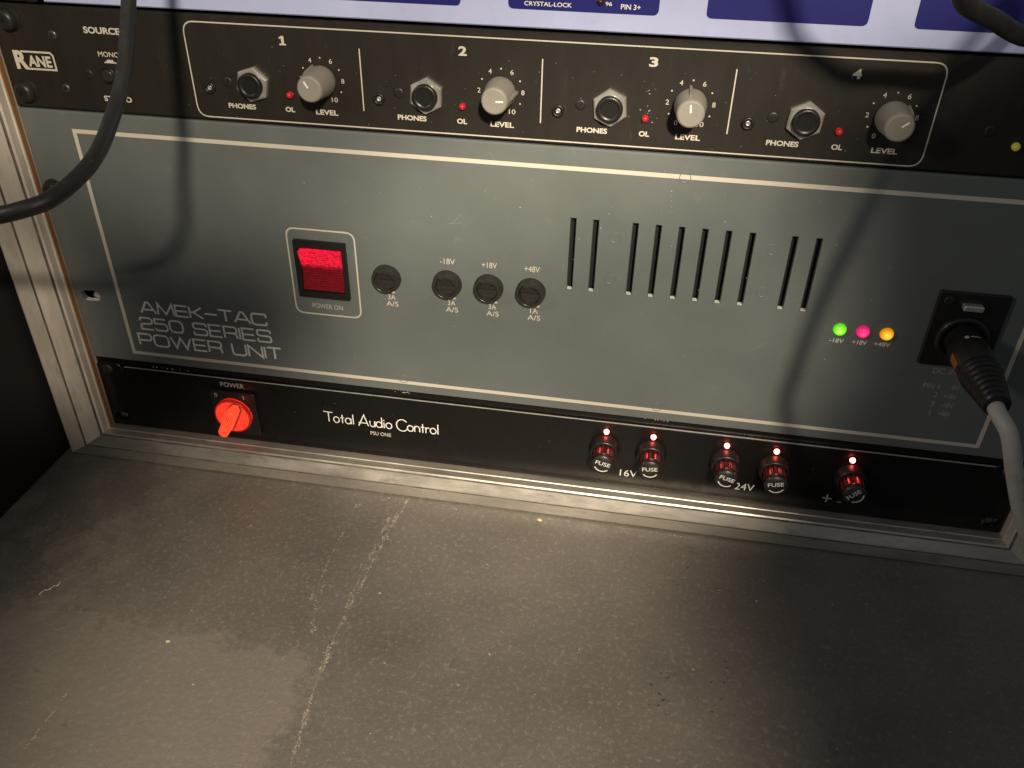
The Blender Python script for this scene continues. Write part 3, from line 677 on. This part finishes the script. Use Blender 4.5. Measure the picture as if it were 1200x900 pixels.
text_px('STEREO', (123.2, 118.3), (155.5, 120.3), (123, 112), hp, 'cream_ink', .035, rz)
a = on_y(129.5, 73); mb = MB(); mb.add([(-.28, INK_Y, -.04), (.28, INK_Y, -.04), (.28, INK_Y, 0), (.16, INK_Y, .03), (.14, INK_Y, .1), (-.14, INK_Y, .1), (-.16, INK_Y, .03), (-.28, INK_Y, 0)], [tuple(range(8))]); part(mb, 'printed_mark', 'cream_ink', hp, (a.x, 0, a.z - rz))
mb = MB(); mb.lathe([(.34, 0), (.34, .10), (.29, .12), (.27, .05)], 28); q = on_y(128, 88); bt = part(mb, 'button_bezel', 'black_plastic', hp, (q.x, 0, q.z - rz))
mb = MB(); mb.lathe([(.255, 0), (.255, .16), (.20, .19), (.1, .17), (0, .15)], 28); part(mb, 'button', 'dark_plastic', bt)
for u, v in ((61.5, 41), (77.5, 103.5)): q = on_y(u, v); link('screw', SMALL_SCREW, hp, (q.x, 0, q.z - rz), 20)
for u, v in ((104, 86.7), (1160, 153.5)): q = on_y(u, v); link('screw', DARK_SCREW, hp, (q.x, 0, q.z - rz), 15)
# maker's plate: big R running into a boxed ANE
a = on_y(13.9, 58.3); b = on_y(19.5, 80.3); c = on_y(68.5, 82)
x0 = (a.x + b.x) / 2 + .03; x1 = c.x - .05; z0 = b.z; z1 = a.z; ww = x1 - x0; hh = z1 - z0; mb = MB()
put_text(mb, 'R', 0, 0, ww * .33, hh, .045, INK_Y)
mb.ribbon([(ww*.20, hh*.955), (ww*.93, hh*.955), (ww*.985, hh*.80), (ww*.985, hh*.045), (ww*.24, hh*.045)], hh*.10, INK_Y - .003)
put_text(mb, 'ANE', ww*.33, hh*.17, ww*.58, hh*.60, .035, INK_Y - .006)
part(mb, 'lettering', 'cream_ink', hp, (x0, 0, z0 - rz))
# channels
PIT = 7.52
mb = MB(); hexa = [(.74*math.cos(math.radians(30+60*k)), .74*math.sin(math.radians(30+60*k))) for k in range(6)]
mb.extrude(hexa, 0, -.26, .07); NUT = mb.mesh('hex_nut', ['nickel'])
mb = MB(); mb.lathe([(.52, .2), (.52, .46), (.48, .50), (.36, .50), (.33, .46)], 36); mb.lathe([(.33, .46), (.325, .02), (0, .02)], 36, 1); mb.f.pop(36*5); mb.mi.pop(36*5); mb.sm.pop(36*5); SOCK = mb.mesh('socket', ['black_plastic', 'chassis_recess_black'])  # shade inside the hole put in as a black lining
mb = MB(); mb.lathe([(.25, 0), (.25, .08), (.21, .11), (.15, .10), (.14, .012), (0, .012)], 26); MINI = mb.mesh('mini_jack', ['black_plastic'])
mb = MB(); mb.lathe([(.10, .01), (.095, .035), (.07, .04), (.055, .02)], 16); MINIC = mb.mesh('contact', ['nickel'])
mb = MB(); mb.lathe([(.135, 0), (.135, .12), (.10, .20), (.05, .235), (0, .24)], 20); OLL = mb.mesh('overload_led', ['led_red_dim'])
mb = MB(); mb.lathe([(.60, .05), (.625, .08), (.635, .30), (.59, .60), (.535, 1.36), (.51, 1.46), (.44, 1.50)], 44)
mb.add([(-.10, -.06, .55), (.10, -.06, .55), (.05, -.06, .72), (-.05, -.06, .72), (-.09, -1.42, .50), (.09, -1.42, .50), (.03, -.9, .66), (-.03, -.9, .66)],
       [(0, 1, 2, 3), (3, 2, 6, 7), (0, 3, 7, 4), (2, 1, 5, 6), (7, 6, 5, 4)], 0)
KNOB = mb.mesh('level_knob', ['knob_grey'])
mb = MB(); mb.box((-.035, -1.512, .06), (.035, -1.47, .36)); KP = mb.mesh('pointer_line', ['ridge_white'])
for k in range(4):
    jx = 11.62 + 7.52 * k
    j = link('phones_jack', NUT, hp, (jx, 0, 19.48 - rz), (12, 3, -6, 4)[k]); link('socket', SOCK, j)
    q = link('mini_jack', MINI, hp, (9.60 + 7.49 * k, 0, 19.2 - rz)); link('contact', MINIC, q)
    link('screw', DARK_SCREW, hp, (10.46 + 7.505 * k, 0, 19.5 - rz), 25 * k)
    link('overload_led', OLL, hp, (13.20 + 7.44 * k, 0, 19.13 - rz))
    kx = 14.68 + 7.545 * k; kz = 19.80
    kn = link('level_knob', KNOB, hp, (kx, 0, kz - rz), (-32, 88, -6, 50)[k]); link('pointer_line', KP, kn)
    P0 = on_y(267.5, 128.3); P1 = on_y(302.5, 131); ch_off = PIT * k
    text_at('PHONES', (P0.x + P1.x) / 2 + ch_off, 18.40, 1.24, .215, hp, 'cream_ink', .035, rz)
    text_at('OL', on_y(341, 134).x + ch_off - .03 * k, 18.40, .42, .215, hp, 'cream_ink', .035, rz)
    text_at('LEVEL', on_y(384, 137.5).x + ch_off + .02 * k, 18.38, .98, .215, hp, 'cream_ink', .03, rz)
    q = on_y(331.5, 53)
    if k == 0:
        mb = MB(); mb.add([(x * .34 - .17, INK_Y, z * .36) for x, z in ((.08, 0), (.92, 0), (.92, .17), (.70, .17), (.70, 1), (.42, 1), (.10, .86), (.10, .68), (.36, .72), (.36, .17), (.08, .17))], [tuple(range(11))])
        part(mb, 'lettering', 'cream_ink', hp, (q.x, 0, q.z - rz))
    else: text_at(str(k + 1), q.x + ch_off, q.z, .20 if k == 0 else .34, .36, hp, 'cream_ink', .035, rz)
    mb = MB()
    for t in range(11):
        an = math.radians(-148 + 29.6 * t); cx, cz = .90 * math.sin(an), .90 * math.cos(an)
        if t % 2: mb.add([(cx + .035*math.cos(math.radians(45*i)), INK_Y, cz + .035*math.sin(math.radians(45*i))) for i in range(8)], [tuple(range(8))])
        else:
            wd = .13 if t < 10 else .27; put_text(mb, str(t), cx - wd/2, cz - .095, wd, .19, .004)
    part(mb, 'dial_scale', 'cream_ink', hp, (kx, 0, kz - rz))
q = on_y(1190, 171.5); mb = MB(); mb.lathe([(.15, 0), (.15, .1), (.1, .2), (0, .23)], 20); part(mb, 'power_led', 'led_yellow_dim', hp, (q.x, 0, q.z - rz))

specks(hp, 'faded_ink', 'dust_specks', [(random.uniform(60, 1150), 20 + random.uniform(0, 150), 1, .1, .1, random.choice((.012, .015, .022))) for _ in range(0)] + [(762, 108, 4, .12, .1, .03), (760, 128, 6, .12, .12, .03), (765, 140, 4, .1, .1, .03)] + [(u, 30 + u * .065 + random.uniform(0, 95), 1, .1, .1, .017) for u in range(200, 1100, 9)], -.012, rz)

# ================================================================== top unit: lavender with blue fields, 1 U, cut by the frame's top
bz = 5 * U
tu = thing('audio_converter', 'pale lavender audio unit with dark blue lettered fields, uppermost in the rack', 'audio unit', (0, 0, bz))
a = on_y(51, 3)
part(panel(a.x, .04, 45.5, U - .05, [], .05), 'front_plate', ['lavender', 'lavender'], tu, (0, 0, 0))
mb = MB(); mb.extrude(rrect(.05, .06, a.x - .16, U - .05, .15), .3, -.22, .1); part(mb, 'rack_ear', 'dark_plastic', tu)
mb = MB(); mb.extrude(rrect(45.55, .06, 47.45, U - .05, .15), .3, -.22, .1); part(mb, 'rack_ear', 'dark_plastic', tu)
mb = MB(); mb.box((1.2, .3, .1), (46.3, 20, U - .1)); part(mb, 'chassis', 'chassis_recess_black', tu)
zb = on_y(690, 14.5).z
for u0, u1 in ((180, 540), (595.5, 772), (829, 1020), (1077, 1290)):
    x0 = on_y(u0, 8).x; x1 = on_y(u1, 14).x
    mb = MB(); lp = rrect(x0, zb - bz, x1, U - .5, .22); mb.add([(x, INK_Y, z) for x, z in lp], [tuple(range(len(lp)))]); part(mb, 'blue_field', 'blue_ink', tu)
def top_text(s, BL, BR, TL, off=0.01):
    o = text_px(s, BL, BR, TL, tu, 'white_ink', off, bz); o.location.y = -.008 * S; return o
top_text('CRYSTAL-LOCK', (614.5, 5.8), (670, 9), (615, .7)); top_text('96', (709.5, 6.5), (717.2, 7), (709.5, 2)); top_text('PIN 3+', (727.5, 10.8), (750.5, 12), (728, 4.6))
mb = MB(); mb.lathe([(.13, 0), (.13, .08), (.08, .14), (0, .16)], 18); q = on_y(704, 1.5); part(mb, 'indicator_led', 'led_off', tu, (q.x, -.01, q.z - bz))

# ================================================================== cables
def cable(name, pts, r, mt, label, cat):
    P = spline(pts); b = P[0].copy(); mb = MB(); mb.tube([p - b for p in P], r)
    return tag(part(mb, name, mt, None, b), label, cat)
def at(u, v, d): return on_y(u, v, -d)
cable('audio_cable', [at(158, -240, 4.0), at(155, -150, 5.8), at(152.5, -70, 7.2), at(151, -5, 8.3), at(149, 40, 9.2), at(145, 85, 10.2), at(134, 130, 11.4), at(110, 186, 13.8), at(66, 229, 15.4), at(25, 246, 16), at(-30, 257, 16.2), at(-100, 262, 16.2), at(-190, 262, 16), at(-320, 262, 16), at(-520, 275, 16)],
      .225, 'cable_black', 'black cable looping down over the maker logo and out past the left rail', 'cable')
def shadow_caster(u, v, k):
    s = on_y(u, v); L = Vector((48.6, -89, 68)); return s + (L - s) * k
sc_ = shadow_caster
cable('audio_cable', [sc_(900, -190, .15), sc_(908, -110, .14), sc_(914, -50, .13), sc_(921, 0, .12), sc_(934, 45, .108), sc_(962, 72, .097), at(1130, 1, 7.4), at(1165, 23, 6.2), at(1200, 43, 5.2), sc_(1110, 99, .063), sc_(1145, 80, .075), sc_(1180, 50, .10),
      sc_(1195, 15, .14), sc_(1180, 10, .17), sc_(1152, 45, .185), sc_(1122, 90, .19), sc_(1100, 128, .19), sc_(1066, 182, .19), sc_(1032, 240, .19), sc_(990, 315, .19), sc_(958, 380, .19), sc_(938, 435, .19), sc_(926, 485, .187), (41.0, -18.6, 15.0), (44.5, -20, 12.4), (48, -21, 10), (54, -23, 4)],
      .28, 'cable_black', 'thick black cable crossing the blue fields above knob number four', 'cable')

# plug and its grey lead
pl = thing('plug_lead', 'black connector plug with grey lead pushed into the square outlet plate', 'plug lead', (42.45, -.3, 10.75))
mb = MB(); mb.lathe([(.74, -.1), (.74, .7), (.79, .75), (.79, 2.5), (.76, 2.6)], 36); part(mb, 'plug_body', 'plug_shell', pl)
mb = MB(); mb.lathe([(.77, 2.55), (.80, 2.6), (.80, 2.86), (.77, 2.9)], 36); part(mb, 'colour_ring', 'black_plastic', pl)
mb = MB(); vs = []
for i in range(7):
    t = math.radians(170 + 30 * i / 6); vs += [(.797 * math.cos(t), -h, .797 * math.sin(t)) for h in (1.5, 2.3)]
mb.add(vs, [(2*i, 2*i+1, 2*i+3, 2*i+2) for i in range(6)]); part(mb, 'colour_mark', 'orange_ring', pl)
mb = MB(); pr = [(.77, 2.85)]
for k in range(7): h = 2.95 + .30 * k; r = .77 - .042 * k; pr += [(r, h), (r, h + .18), (r - .05, h + .20), (r - .05, h + .28)]
pr += [(.42, 5.0), (.34, 5.05)]; mb.lathe(pr, 36); part(mb, 'boot', 'black_plastic', pl)
mb = MB()
for a0, a1, h0, h1 in ((118, 106, 1.02, 1.22), (101, 72, 1.08, 1.16)):        # worn white print round the shell
    vs = []
    for i in range(7):
        t = math.radians(a0 + (a1 - a0) * i / 6); vs += [(.797 * math.cos(t), -h, .797 * math.sin(t)) for h in (h0, h1)]
    mb.add(vs, [(2*i, 2*i+1, 2*i+3, 2*i+2) for i in range(6)])
part(mb, 'printed_mark', 'line_ink', pl)
base = Vector((42.45, -.3, 10.75))
P = [Vector((42.45, -4.6, 10.75)), Vector((42.45, -5.6, 10.6)), at(1183, 510, 6.3), at(1189, 555, 6.6), at(1199, 610, 6.7), at(1218, 665, 6.7), at(1250, 715, 6.8), at(1300, 760, 7), (52.5, -7.6, -1.0), (56, -8.5, -1.18), (64, -10, -1.2)]
P = [p - base for p in spline(P)]
mb = MB(); mb.tube(P, .32, 16); part(mb, 'lead', 'cable_grey', pl)

# ================================================================== bits lying on the board
P = [Vector((*fz((u, v))[0], FLOOR + .02)) for u, v in ((46, 697), (52, 692), (58, 691), (63, 687), (68, 686), (71, 682))]; b0 = P[0].copy()
mb = MB(); mb.tube([p - b0 for p in spline(P, 4)], [.02 + .018 * math.sin(i * .9)**2 for i in range(21)], 6)
tag(part(mb, 'thread_scrap', 'crumb', None, b0), 'tiny crooked pale thread lying on the worn board', 'thread')
def crumb(u, v, r, label):
    bm = bmesh.new(); bmesh.ops.create_icosphere(bm, subdivisions=2, radius=r * S)
    for q in bm.verts: q.co *= random.uniform(.7, 1.2); q.co.z *= .6; q.co.x *= 1.3
    me = bpy.data.meshes.new('crumb'); bm.to_mesh(me); bm.free(); me.materials.append(MATS['crumb'])
    x, y = fz((u, v))[0]; tag(link('crumb', me, None, (x, y, FLOOR + r * .5)), label, 'crumb')
crumb(632, 610, .11, 'pale crumb lying just in front of the aluminium sill')
crumb(197, 752, .08, 'small grey crumb lying on the rubbed lighter patch')
